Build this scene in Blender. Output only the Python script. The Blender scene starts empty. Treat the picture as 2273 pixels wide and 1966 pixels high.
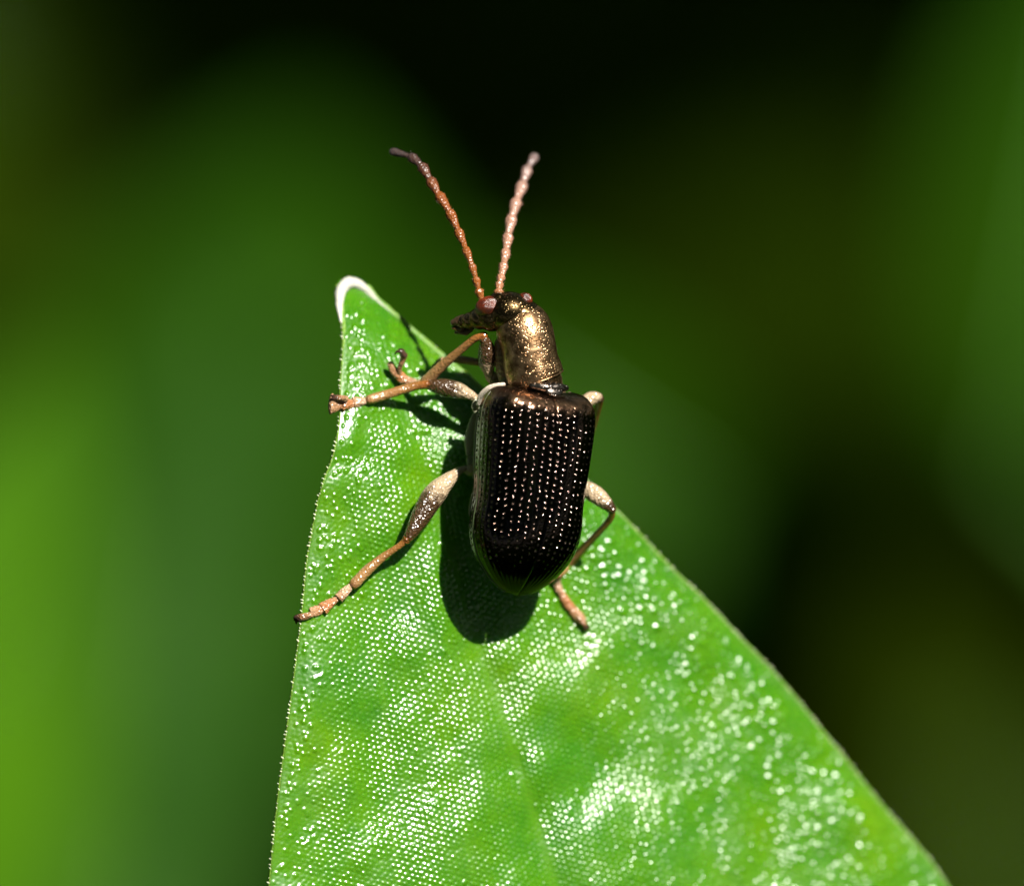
import bpy, bmesh, math, random
import numpy as np
from mathutils import Vector, Matrix

random.seed(7)
rng = np.random.default_rng(11)
scene = bpy.context.scene
col = scene.collection
# macro scene: one Blender unit is one millimetre
scene.unit_settings.system = 'METRIC'
scene.unit_settings.scale_length = 0.001

# ------------------------------------------------------------------ camera
D0 = 150.0            # distance to the plane of focus, mm
FIELD = 16.0          # width of the field in that plane, mm
HEIGHT = 350.0        # the focus centre's height above the forest floor, mm
PITCH = math.radians(40)
R_AX = Vector((1, 0, 0))
U_AX = Vector((0, math.sin(PITCH), math.cos(PITCH)))
B_AX = Vector((0, -math.cos(PITCH), math.sin(PITCH)))     # towards the camera
CENTRE = Vector((0, 0, HEIGHT))
Q = Matrix((R_AX, U_AX, B_AX)).transposed().to_4x4()
Q.translation = CENTRE                                      # picture-plane frame -> world

cam_data = bpy.data.cameras.new('camera')
cam = bpy.data.objects.new('camera', cam_data)
col.objects.link(cam)
cam.matrix_world = Q @ Matrix.Translation((0, 0, D0))
cam_data.sensor_width = 36
cam_data.lens = 36 * D0 / FIELD
cam_data.clip_start = 1
cam_data.clip_end = 60000
cam_data.dof.use_dof = True
cam_data.dof.focus_distance = D0 - 0.05
APERTURE = 5.6        # diameter of the pupil, mm
cam_data.dof.aperture_fstop = cam_data.lens * 1e-3 / APERTURE
scene.camera = cam

# ------------------------------------------------------------------ light
SUN = (R_AX * 0.54 + U_AX * 0.80 + B_AX * 1.0).normalized()
world = bpy.data.worlds.new('World')
scene.world = world
world.use_nodes = True
wn = world.node_tree
sky = wn.nodes.new('ShaderNodeTexSky')
sky.sky_type = 'NISHITA'
sky.sun_disc = False
sky.sun_elevation = math.asin(SUN.z)
sky.sun_rotation = math.atan2(SUN.x, SUN.y)
bg = wn.nodes['Background']
wn.links.new(sky.outputs[0], bg.inputs['Color'])
bg.inputs['Strength'].default_value = 0.05
sl = bpy.data.lights.new('sun', 'SUN')
sl.energy = 5.0
sl.angle = math.radians(0.5)
sl.color = (1.0, 0.95, 0.87)
sun = bpy.data.objects.new('sun', sl)
col.objects.link(sun)
sun.location = CENTRE + SUN * 3000
sun.rotation_euler = SUN.to_track_quat('Z', 'Y').to_euler()

vs = scene.view_settings
vs.view_transform = 'Standard'
vs.look = 'None'
vs.gamma = 1
vs.exposure = 1.2
vs.use_curve_mapping = False
scene.render.engine = 'CYCLES'
scene.cycles.use_denoising = True
scene.cycles.denoiser = 'OPENIMAGEDENOISE'
scene.cycles.max_bounces = 8
scene.cycles.sample_clamp_indirect = 6

# ------------------------------------------------------------------ helpers
K = FIELD / 2273.0


def P(px, py, z=0.0):
    """photo pixel + height above the plane of focus (mm) -> point in the picture-plane frame"""
    s = K * (D0 - z) / D0
    return np.array([(px - 1136.5) * s, (983.0 - py) * s, z])


def hash2(ix, iy, seed=0):
    h = (ix.astype(np.int64) * 374761393 + iy.astype(np.int64) * 668265263 + seed * 982451653) & 0x7fffffff
    h = ((h ^ (h >> 13)) * 1274126177) & 0x7fffffff
    h = h ^ (h >> 16)
    return (h & 0xffffff) / float(0xffffff)


def vnoise(x, y, seed=0):
    ix, iy = np.floor(x), np.floor(y)
    fx, fy = x - ix, y - iy
    fx = fx * fx * fx * (fx * (fx * 6 - 15) + 10)
    fy = fy * fy * fy * (fy * (fy * 6 - 15) + 10)
    a = hash2(ix, iy, seed); b = hash2(ix + 1, iy, seed)
    c = hash2(ix, iy + 1, seed); d = hash2(ix + 1, iy + 1, seed)
    return (a * (1 - fx) + b * fx) * (1 - fy) + (c * (1 - fx) + d * fx) * fy


def fbm(x, y, seed=0, n=3):
    r = np.zeros_like(x); a = 0.5; t = 0
    for i in range(n):
        r += a * vnoise(x, y, seed + i); t += a
        x = x * 2.03 + 5.1; y = y * 2.03 + 1.7; a *= 0.5
    return r / t


def smooth(e0, e1, x):
    t = np.clip((x - e0) / (e1 - e0), 0, 1)
    return t * t * (3 - 2 * t)


def spline(pts, n):
    """Catmull-Rom through rows of pts (any width), n samples"""
    p = np.array(pts, float)
    p = np.vstack([2 * p[0] - p[1], p, 2 * p[-1] - p[-2]])
    m = len(p) - 3
    out = []
    for t in np.linspace(0, m, n):
        i = min(int(t), m - 1); f = t - i
        a, b, c, d = p[i:i + 4]
        out.append(0.5 * (2 * b + (c - a) * f + (2 * a - 5 * b + 4 * c - d) * f * f + (3 * b - a - 3 * c + d) * f ** 3))
    return np.array(out)


_CACHE = {}


def cached_spline(T, n):
    k = (id(T), n)
    if k not in _CACHE: _CACHE[k] = spline(T, n)
    return _CACHE[k]


def mesh_np(name, verts, faces, attrs=None, smooth_shade=True):
    me = bpy.data.meshes.new(name)
    if isinstance(faces, np.ndarray):
        me.vertices.add(len(verts))
        me.vertices.foreach_set('co', np.asarray(verts, np.float32).ravel())
        nf, k = faces.shape
        me.loops.add(nf * k)
        me.loops.foreach_set('vertex_index', faces.astype(np.int32).ravel())
        me.polygons.add(nf)
        me.polygons.foreach_set('loop_start', np.arange(0, nf * k, k, dtype=np.int32))
        me.update(calc_edges=True)
        me.validate()
    else:
        me.from_pydata([tuple(v) for v in verts], [], faces)
        me.update()
    if attrs:
        for an, av in attrs.items():
            at = me.attributes.new(an, 'FLOAT', 'POINT')
            at.data.foreach_set('value', np.asarray(av, np.float32))
    if smooth_shade:
        me.polygons.foreach_set('use_smooth', np.ones(len(me.polygons), bool))
    return me


def grid_faces(nr, nc, off=0, wrap=False):
    i, j = np.meshgrid(np.arange(nr - 1), np.arange(nc if wrap else nc - 1), indexing='ij')
    j2 = (j + 1) % nc
    f = np.stack([i * nc + j, i * nc + j2, (i + 1) * nc + j2, (i + 1) * nc + j], -1).reshape(-1, 4)
    return f + off


def link(name, me, mat=None, parent=None, base=None, kind=None, label=None):
    o = bpy.data.objects.new(name, me)
    col.objects.link(o)
    if mat is not None and me is not None:
        me.materials.append(mat)
    if parent is not None:
        o.parent = parent
    if kind: o['kind'] = kind
    if label: o['label'] = label
    return o


def thing(name, label, cat, mw, group=None):
    o = bpy.data.objects.new(name, None)
    col.objects.link(o)
    o.matrix_world = mw
    o.empty_display_size = 0.3
    o['label'] = label
    o['category'] = cat
    if group: o['group'] = group
    return o


class Shape:
    """collects vertices, faces and a tone value for one mesh"""
    def __init__(self):
        self.v = []; self.f = []; self.t = []; self.n = 0

    def add(self, v, f, t):
        v = np.asarray(v, float)
        self.v.append(v)
        self.f += [tuple(int(q) + self.n for q in a) for a in f]
        self.t.append(np.full(len(v), t, float) if np.isscalar(t) else np.asarray(t, float))
        self.n += len(v)

    def tube(self, pts, rad, n=14, rings=None, tone=(0, 1), flat=1.0, up=(0, 0, 1), hair=0, hair_len=0.05, hair_r=0.0035, wob=0.0, seed=0, cap0=1.0, cap1=1.0):
        """lofted tube through pts with radii; the ends are rounded; flat scales the section along 'up'"""
        rows = np.hstack([np.array(pts, float), np.array(rad, float)[:, None]])
        m = rings or max(8, 6 * len(pts))
        s = spline(rows, m)
        c, r = s[:, :3], np.maximum(s[:, 3], 1e-4)
        tan = np.gradient(c, axis=0)
        tan /= np.linalg.norm(tan, axis=1)[:, None] + 1e-12
        # rounded ends
        def cap(ci, ri, d, kc):
            a = np.array([0.35, 0.7, 0.92, 0.999])
            return ci[None] + d[None] * (kc * ri * a)[:, None], ri * np.sqrt(1 - a * a)
        c0, r0 = cap(c[0], r[0], -tan[0], cap0); c1, r1 = cap(c[-1], r[-1], tan[-1], cap1)
        c = np.vstack([c0[::-1], c, c1]); r = np.concatenate([r0[::-1], r, r1])
        tan = np.vstack([np.repeat(tan[:1], 4, 0), tan, np.repeat(tan[-1:], 4, 0)])
        up = np.array(up, float)
        ref = up[None] - tan * (tan @ up)[:, None]
        ln = np.linalg.norm(ref, axis=1)
        alt = np.array([0.3, 1.0, 0.2])
        ref2 = alt[None] - tan * (tan @ alt)[:, None]
        ref = np.where((ln < 0.15)[:, None], ref2, ref)
        ref /= np.linalg.norm(ref, axis=1)[:, None]
        side = np.cross(tan, ref)
        M = len(c)
        th = np.linspace(0, 2 * np.pi, n, endpoint=False)
        rr = r[:, None] * np.ones(n)[None]
        if wob:
            ii, jj = np.meshgrid(np.arange(M) * 0.6, th * 1.3, indexing='ij')
            rr = rr * (1 + wob * (vnoise(ii + 13 * seed, jj + 3, seed) - 0.5))
        v = c[:, None, :] + rr[..., None] * (side[:, None, :] * np.cos(th)[None, :, None] + flat * ref[:, None, :] * np.sin(th)[None, :, None])
        tn = np.linspace(tone[0], tone[1], M)[:, None] * np.ones(n)[None]
        f = grid_faces(M, n, 0, True)[:, ::-1]
        self.add(v.reshape(-1, 3), f, tn.ravel())
        rg = np.random.default_rng(seed + 101)
        for _ in range(hair):
            i = rg.integers(4, M - 4); a = rg.uniform(0, 2 * np.pi)
            d = side[i] * math.cos(a) + flat * ref[i] * math.sin(a)
            b = c[i] + d * r[i] * 0.95
            h = d / np.linalg.norm(d) * 0.75 + tan[i] * 0.65
            L = hair_len * rg.uniform(0.5, 1.2)
            e1 = np.cross(h, ref[i] + 0.1); e1 /= np.linalg.norm(e1) + 1e-9; e2 = np.cross(h, e1); e2 /= np.linalg.norm(e2) + 1e-9
            k = [b + hair_r * (e1 * math.cos(q) + e2 * math.sin(q)) for q in (0, 2.1, 4.2)] + [b + h * L]
            self.add(k, [(0, 1, 3), (1, 2, 3), (2, 0, 3)], tn[i, 0])
        return self

    def ball(self, c, rad, axes=None, nu=20, nv=14, tone=0.5):
        A = np.eye(3) if axes is None else np.array(axes, float)
        th = np.linspace(0, 2 * np.pi, nu, endpoint=False); ph = np.linspace(0.02, np.pi - 0.02, nv)
        P_, T_ = np.meshgrid(ph, th, indexing='ij')
        u = np.stack([np.sin(P_) * np.cos(T_), np.sin(P_) * np.sin(T_), np.cos(P_)], -1) * np.array(rad, float)
        v = np.asarray(c)[None, None] + u @ A
        f = list(grid_faces(nv, nu, 0, True)[:, ::-1])
        f += [tuple(range(nu))[::-1][::-1], tuple(range((nv - 1) * nu, nv * nu))[::-1]]
        self.add(v.reshape(-1, 3), f, tone)
        return self

    def build(self, name, mat, parent, base=(0, 0, 0), **kw):
        v = np.vstack(self.v) - np.asarray(base)
        me = mesh_np(name, v, self.f, {'tone': np.concatenate(self.t)})
        return link(name, me, mat, parent, **kw)


# ------------------------------------------------------------------ materials
def new_mat(name):
    m = bpy.data.materials.new(name); m.use_nodes = True
    nt = m.node_tree
    return m, nt, nt.nodes['Principled BSDF'], nt.nodes['Material Output']


def node(nt, kind, **inp):
    n = nt.nodes.new(kind)
    for k, v in inp.items():
        n.inputs[k.replace('_', ' ')].default_value = v
    return n


def ramp(nt, fac, stops, interp='LINEAR'):
    r = nt.nodes.new('ShaderNodeValToRGB')
    r.color_ramp.interpolation = interp
    e = r.color_ramp.elements
    while len(e) < len(stops): e.new(0.5)
    for i, (p, c) in enumerate(stops):
        e[i].position = p
        e[i].color = (*c, 1) if len(c) == 3 else c
    nt.links.new(fac, r.inputs[0])
    return r


def obj_noise(nt, scale, detail=3, rough=0.5, kind='ShaderNodeTexNoise'):
    tc = nt.nodes.new('ShaderNodeTexCoord')
    n = nt.nodes.new(kind)
    n.inputs['Scale'].default_value = scale
    if kind == 'ShaderNodeTexNoise':
        n.inputs['Detail'].default_value = detail
        n.inputs['Roughness'].default_value = rough
    nt.links.new(tc.outputs['Object'], n.inputs['Vector'])
    return n


def mix_col(nt, fac, a, b):
    m = nt.nodes.new('ShaderNodeMix'); m.data_type = 'RGBA'
    if hasattr(fac, 'name'): nt.links.new(fac, m.inputs[0])
    else: m.inputs[0].default_value = fac
    for sock, v in ((m.inputs[6], a), (m.inputs[7], b)):
        if hasattr(v, 'name'): nt.links.new(v, sock)
        else: sock.default_value = (*v, 1)
    return m.outputs[2]


def bump(nt, height, dist, strength=1.0, chain=None):
    b = nt.nodes.new('ShaderNodeBump')
    b.inputs['Strength'].default_value = strength
    b.inputs['Distance'].default_value = dist
    nt.links.new(height, b.inputs['Height'])
    if chain is not None: nt.links.new(chain, b.inputs['Normal'])
    return b.outputs['Normal']


def leaf_material(name, dark, light, trans, rough=0.35, spec=0.5, scale=0.5, relief=0.004, trans_w=0.25):
    m, nt, p, out = new_mat(name)
    n1 = obj_noise(nt, scale, 4)
    n2 = obj_noise(nt, scale * 6, 2)
    r = ramp(nt, n1.outputs[0], [(0.3, dark), (0.7, light)])
    c = mix_col(nt, n2.outputs[0], r.outputs[0], tuple(x * 0.85 for x in light))
    c2 = mix_col(nt, 0.5, r.outputs[0], c)
    nt.links.new(c2, p.inputs['Base Color'])
    p.inputs['Roughness'].default_value = rough
    p.inputs['Specular IOR Level'].default_value = spec
    if relief:
        nn = bump(nt, obj_noise(nt, scale * 60, 2).outputs[0], relief)
        nt.links.new(nn, p.inputs['Normal'])
    t = nt.nodes.new('ShaderNodeBsdfTranslucent'); t.inputs[0].default_value = (*trans, 1)
    mx = nt.nodes.new('ShaderNodeMixShader'); mx.inputs[0].default_value = trans_w
    nt.links.new(p.outputs[0], mx.inputs[1]); nt.links.new(t.outputs[0], mx.inputs[2])
    nt.links.new(mx.outputs[0], out.inputs['Surface'])
    return m


# the blade the beetle stands on
def blade_material():
    m, nt, p, out = new_mat('leaf_blade')
    n1 = obj_noise(nt, 0.55, 3)
    n2 = obj_noise(nt, 3.2, 3)
    a = ramp(nt, n1.outputs[0], [(0.32, (0.034, 0.175, 0.0005)), (0.55, (0.066, 0.215, 0.0003)), (0.75, (0.110, 0.250, 0.0003))])
    b = mix_col(nt, 0.35, a.outputs[0], ramp(nt, n2.outputs[0], [(0.3, (0.015, 0.12, 0.006)), (0.7, (0.065, 0.20, 0.001))]).outputs[0])
    at = nt.nodes.new('ShaderNodeAttribute'); at.attribute_name = 'vein'
    c = mix_col(nt, at.outputs['Fac'], b, (0.085, 0.24, 0.008))
    nt.links.new(c, p.inputs['Base Color'])
    # waxy bloom: patches of smoother cuticle
    w = ramp(nt, obj_noise(nt, 1.1, 2).outputs[0], [(0.38, (0.30,) * 3), (0.62, (0.24,) * 3)])
    nt.links.new(w.outputs[0], p.inputs['Roughness'])
    p.inputs['Specular IOR Level'].default_value = 0.8
    cm = ramp(nt, obj_noise(nt, 1.25, 4, 0.6).outputs[0], [(0.48, (0.0,) * 3), (0.64, (0.50,) * 3)])
    nt.links.new(cm.outputs[0], p.inputs['Coat Weight'])
    p.inputs['Coat Roughness'].default_value = 0.42
    p.inputs['Subsurface Weight'].default_value = 0.35
    p.inputs['Subsurface Radius'].default_value = (0.35, 0.8, 0.05)
    p.inputs['Subsurface Scale'].default_value = 0.6
    t = nt.nodes.new('ShaderNodeBsdfTranslucent'); t.inputs[0].default_value = (0.10, 0.26, 0.001, 1)
    mx = nt.nodes.new('ShaderNodeMixShader'); mx.inputs[0].default_value = 0.22
    nt.links.new(p.outputs[0], mx.inputs[1]); nt.links.new(t.outputs[0], mx.inputs[2])
    nt.links.new(mx.outputs[0], out.inputs['Surface'])
    return m


def chitin(name, stops, rough=0.4, spec=0.5, grain=40, relief=0.004, coat=0.0, sss=0.0):
    """horny skin whose colour runs along the limb (attribute tone)"""
    m, nt, p, out = new_mat(name)
    at = nt.nodes.new('ShaderNodeAttribute'); at.attribute_name = 'tone'
    n = obj_noise(nt, 9, 3)
    ad = nt.nodes.new('ShaderNodeMath'); ad.operation = 'MULTIPLY_ADD'
    nt.links.new(n.outputs[0], ad.inputs[0]); ad.inputs[1].default_value = 0.22; ad.inputs[2].default_value = -0.11
    ad2 = nt.nodes.new('ShaderNodeMath'); ad2.operation = 'ADD'
    nt.links.new(at.outputs['Fac'], ad2.inputs[0]); nt.links.new(ad.outputs[0], ad2.inputs[1])
    r = ramp(nt, ad2.outputs[0], stops)
    nt.links.new(r.outputs[0], p.inputs['Base Color'])
    p.inputs['Roughness'].default_value = rough
    p.inputs['Specular IOR Level'].default_value = spec
    v = obj_noise(nt, grain, kind='ShaderNodeTexVoronoi')
    nn = bump(nt, v.outputs['Distance'], relief)
    nt.links.new(nn, p.inputs['Normal'])
    p.inputs['Coat Weight'].default_value = coat
    p.inputs['Coat Roughness'].default_value = 0.15
    if sss:
        p.inputs['Subsurface Weight'].default_value = sss
        p.inputs['Subsurface Radius'].default_value = (0.1, 0.05, 0.02)
        p.inputs['Subsurface Scale'].default_value = 1.0
    return m


def metal(name, c1, c2, rough=0.28, vor=None, relief=0.006, micro=60, micro_d=0.0012, nscale=3.0):
    m, nt, p, out = new_mat(name)
    r = ramp(nt, obj_noise(nt, nscale, 3).outputs[0], [(0.35, c1), (0.65, c2)])
    nt.links.new(r.outputs[0], p.inputs['Base Color'])
    p.inputs['Metallic'].default_value = 1.0
    p.inputs['Roughness'].default_value = rough
    nn = bump(nt, obj_noise(nt, micro, 2).outputs[0], micro_d)
    if vor:
        v = obj_noise(nt, vor, kind='ShaderNodeTexVoronoi')
        rr = ramp(nt, v.outputs['Distance'], [(0.0, (0, 0, 0)), (0.42, (1, 1, 1))])
        nn = bump(nt, rr.outputs[0], relief, chain=nn)
    nt.links.new(nn, p.inputs['Normal'])
    return m


M_BLADE = blade_material()
M_RIM = chitin('leaf_rim', [(0.0, (0.06, 0.17, 0.01)), (0.25, (0.13, 0.24, 0.02)), (0.7, (0.36, 0.42, 0.20)), (1.0, (0.5, 0.5, 0.38))], rough=0.5, grain=20, relief=0.01, sss=0.3)
M_TIP = chitin('leaf_tip', [(0.0, (0.46, 0.45, 0.40)), (0.55, (0.38, 0.38, 0.33)), (0.75, (0.17, 0.21, 0.11)), (1.0, (0.08, 0.17, 0.02))], rough=0.55, grain=14, relief=0.01, sss=0.3)
M_RIB = leaf_material('leaf_rib', (0.05, 0.19, 0.01), (0.09, 0.25, 0.01), (0.1, 0.3, 0.01), scale=3, relief=0.002)
M_STALK = leaf_material('leaf_stalk', (0.05, 0.14, 0.02), (0.08, 0.19, 0.02), (0.08, 0.2, 0.01), scale=1, relief=0.01, trans_w=0.1)


def elytra_material():
    m, nt, p, out = new_mat('elytra')
    at = nt.nodes.new('ShaderNodeAttribute'); at.attribute_name = 'tone'
    n = obj_noise(nt, 5, 3)
    ad = nt.nodes.new('ShaderNodeMath'); ad.operation = 'MULTIPLY_ADD'
    nt.links.new(n.outputs[0], ad.inputs[0]); ad.inputs[1].default_value = 0.10; nt.links.new(at.outputs['Fac'], ad.inputs[2])
    c = ramp(nt, ad.outputs[0], [(0.05, (0.06, 0.035, 0.025)), (0.11, (0.34, 0.19, 0.115)), (0.17, (0.036, 0.024, 0.021)), (0.6, (0.027, 0.020, 0.019))])  # bronze front band, brightened in the colour for the shoulder highlights
    r = ramp(nt, ad.outputs[0], [(0.05, (0.26,) * 3), (0.11, (0.31,) * 3), (0.17, (0.16,) * 3), (0.6, (0.14,) * 3)])
    pa = nt.nodes.new('ShaderNodeAttribute'); pa.attribute_name = 'pit'
    cc = mix_col(nt, pa.outputs['Fac'], c.outputs[0], (0.40, 0.28, 0.22))
    nt.links.new(cc, p.inputs['Base Color']); nt.links.new(r.outputs[0], p.inputs['Roughness'])
    p.inputs['Metallic'].default_value = 1.0
    nt.links.new(bump(nt, obj_noise(nt, 45, 2).outputs[0], 0.0008), p.inputs['Normal'])
    return m


M_ELYTRA = elytra_material()
M_BRONZE = metal('bronze_cuticle', (0.12, 0.066, 0.030), (0.46, 0.285, 0.155), rough=0.34, vor=24, relief=0.009, micro=80, micro_d=0.0014, nscale=7.0)
M_HEAD = metal('head_cuticle', (0.06, 0.04, 0.018), (0.22, 0.14, 0.065), rough=0.26, vor=22, relief=0.008, micro=70, micro_d=0.0015)
M_SCUT = metal('scutellum', (0.10, 0.085, 0.075), (0.2, 0.17, 0.15), rough=0.3, vor=20, relief=0.02, nscale=8.0)
M_BODY = chitin('underside', [(0.0, (0.05, 0.028, 0.012)), (1.0, (0.07, 0.055, 0.03))], rough=0.4, grain=24, relief=0.006)
M_PLATE = chitin('side_plate', [(0.0, (0.20, 0.20, 0.13)), (1.0, (0.30, 0.30, 0.20))], rough=0.35, grain=40, relief=0.004)
M_EDGE = chitin('case_edge', [(0.0, (0.06, 0.065, 0.035)), (1.0, (0.035, 0.06, 0.02))], rough=0.3, grain=40, relief=0.002)
M_FOLD = chitin('pale_fold', [(0.0, (0.42, 0.34, 0.25)), (1.0, (0.60, 0.53, 0.44))], rough=0.45, grain=40, relief=0.006)
M_FEMUR = chitin('femur', [(0.0, (0.07, 0.04, 0.018)), (0.14, (0.32, 0.24, 0.15)), (0.42, (0.36, 0.27, 0.17)), (0.52, (0.045, 0.024, 0.011)), (0.84, (0.055, 0.026, 0.010)), (0.95, (0.2, 0.06, 0.010)), (1.0, (0.2, 0.06, 0.010))], rough=0.22, spec=0.9, grain=24, relief=0.022)
M_TIBIA = chitin('tibia', [(0.0, (0.20, 0.06, 0.010)), (0.35, (0.20, 0.092, 0.025)), (0.85, (0.27, 0.15, 0.06)), (1.0, (0.12, 0.05, 0.018))], rough=0.22, spec=0.8, grain=26, relief=0.012, sss=0.15)
M_TARSUS = chitin('tarsus', [(0.0, (0.42, 0.30, 0.20)), (0.4, (0.30, 0.12, 0.045)), (0.75, (0.34, 0.20, 0.11)), (1.0, (0.13, 0.045, 0.015))], rough=0.24, spec=0.8, grain=26, relief=0.02, sss=0.1)
M_CLAW = chitin('claw', [(0.0, (0.06, 0.03, 0.02)), (1.0, (0.015, 0.010, 0.008))], rough=0.22, grain=30, relief=0.001)
M_ANT = chitin('antenna', [(0.0, (0.20, 0.065, 0.013)), (0.6, (0.17, 0.05, 0.012)), (0.8, (0.05, 0.022, 0.016)), (1.0, (0.05, 0.04, 0.04))], rough=0.3, grain=28, relief=0.014, sss=0.15)
M_MOUTH = chitin('mouthparts', [(0.0, (0.02, 0.013, 0.008)), (1.0, (0.10, 0.055, 0.015))], rough=0.28, grain=30, relief=0.003)


def eye_material():
    m, nt, p, out = new_mat('compound_eye')
    r = ramp(nt, obj_noise(nt, 9, 2).outputs[0], [(0.35, (0.03, 0.004, 0.001)), (0.7, (0.11, 0.014, 0.002))])
    nt.links.new(r.outputs[0], p.inputs['Base Color'])
    p.inputs['Roughness'].default_value = 0.25
    p.inputs['Specular IOR Level'].default_value = 1.0
    return m


M_EYE = eye_material()

# ------------------------------------------------------------------ ground
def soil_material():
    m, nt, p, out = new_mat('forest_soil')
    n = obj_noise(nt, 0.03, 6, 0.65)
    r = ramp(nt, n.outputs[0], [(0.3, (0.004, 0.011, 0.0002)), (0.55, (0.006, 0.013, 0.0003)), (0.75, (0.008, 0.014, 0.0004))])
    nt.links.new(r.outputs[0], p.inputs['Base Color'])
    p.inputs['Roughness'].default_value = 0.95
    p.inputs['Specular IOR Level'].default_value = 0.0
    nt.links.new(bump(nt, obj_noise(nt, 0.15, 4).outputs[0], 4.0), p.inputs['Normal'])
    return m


def build_ground():
    xs = np.concatenate([np.linspace(-20000, -1200, 12), np.linspace(-1000, 1000, 90), np.linspace(1200, 20000, 12)])
    X, Y = np.meshgrid(xs, xs + 300, indexing='xy')
    Z = (fbm(X / 90, Y / 90, 3, 4) - 0.5) * 26 * (np.hypot(X, Y) < 2500)
    v = np.stack([X, Y, Z], -1).reshape(-1, 3)
    me = mesh_np('ground', v, grid_faces(len(xs), len(xs)))
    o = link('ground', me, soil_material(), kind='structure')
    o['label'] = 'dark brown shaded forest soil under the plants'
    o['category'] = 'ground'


build_ground()

# ------------------------------------------------------------------ the leaf
LE = np.array([(600, 772), (625, 752), (660, 754), (700, 761), (760, 764), (850, 758), (930, 756), (980, 749), (1020, 739), (1060, 724), (1110, 709), (1180, 695), (1250, 683), (1370, 671), (1500, 655), (1650, 635), (1800, 616), (1966, 600), (2400, 566), (3000, 545), (3600, 640), (4100, 1050), (4400, 1515)], float)
RE = np.array([(600, 792), (625, 806), (660, 832), (700, 876), (760, 945), (850, 1052), (930, 1140), (1000, 1222), (1062, 1292), (1130, 1362), (1180, 1412), (1255, 1482), (1330, 1560), (1420, 1645), (1500, 1722), (1600, 1805), (1700, 1886), (1800, 1966), (1880, 2036), (1966, 2100), (2400, 2380), (3000, 2600), (3600, 2450), (4100, 1950), (4400, 1545)], float)
MR = np.array([(600, 781), (700, 806), (850, 868), (1000, 928), (1230, 1000), (1440, 1060), (1640, 1130), (1966, 1230), (2400, 1330), (3000, 1440), (3600, 1500), (4400, 1530)], float)


def curve_at(T, y):
    """smooth interpolation of x over y"""
    s = cached_spline(T, 900)
    return np.interp(y, s[:, 0], s[:, 1])


def leaf_z(px, py):
    """height of the blade over the plane of focus (mm), photo pixel in"""
    px = np.asarray(px, float); py = np.asarray(py, float)
    xl = curve_at(LE, py); xm = curve_at(MR, py)
    off = (px - xl) * K
    half = (xm - xl) * K
    z = -0.42 * off - 0.07 * np.maximum(off - half, 0)
    z = np.where(off > 12, z + 0.2 * (off - 12), z)
    # shallow channel along the midrib
    dm = (px - xm) * K
    z = z - 0.10 * np.exp(-(dm / 0.35) ** 2) * smooth(640, 1000, py)
    # the tip bends back and the blade is creased below it
    z = z - 0.50 * 0.3 * np.logaddexp(0, (1010 + 0.10 * (px - 800) + 18 * np.sin(px / 47.0) - py) * K / 0.3) - 0.05 * np.maximum((900 - py) * K, 0) ** 2
    z = z - 0.05 * np.exp(-((py - 1040 - 0.10 * (px - 800) - 26 * np.sin(px / 47.0)) / 30.0) ** 2) * smooth(690, 760, px) * (1 - smooth(960, 1050, px))
    # lower down the blade rises a little
    z = z + 0.10 * np.clip((py - 1130) * K, 0, 12)
    # margins roll under
    xr = curve_at(RE, py)
    er = (xr - px) * K
    z = z - 0.16 * np.exp(-(er / 0.45) ** 2) - 0.05 * np.exp(-(off / 0.15) ** 2)
    # slow undulation
    a = 0.12 * smooth(0, 60, np.minimum(px - xl, xr - px))
    z = z + a * (fbm(px / 150.0 + 3.3, py / 190.0, 21, 2) - 0.5) * 2
    return z


def leaf_point(px, py, lift=0.0):
    z = float(leaf_z(px, py)) + lift
    return P(px, py, z)


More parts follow.
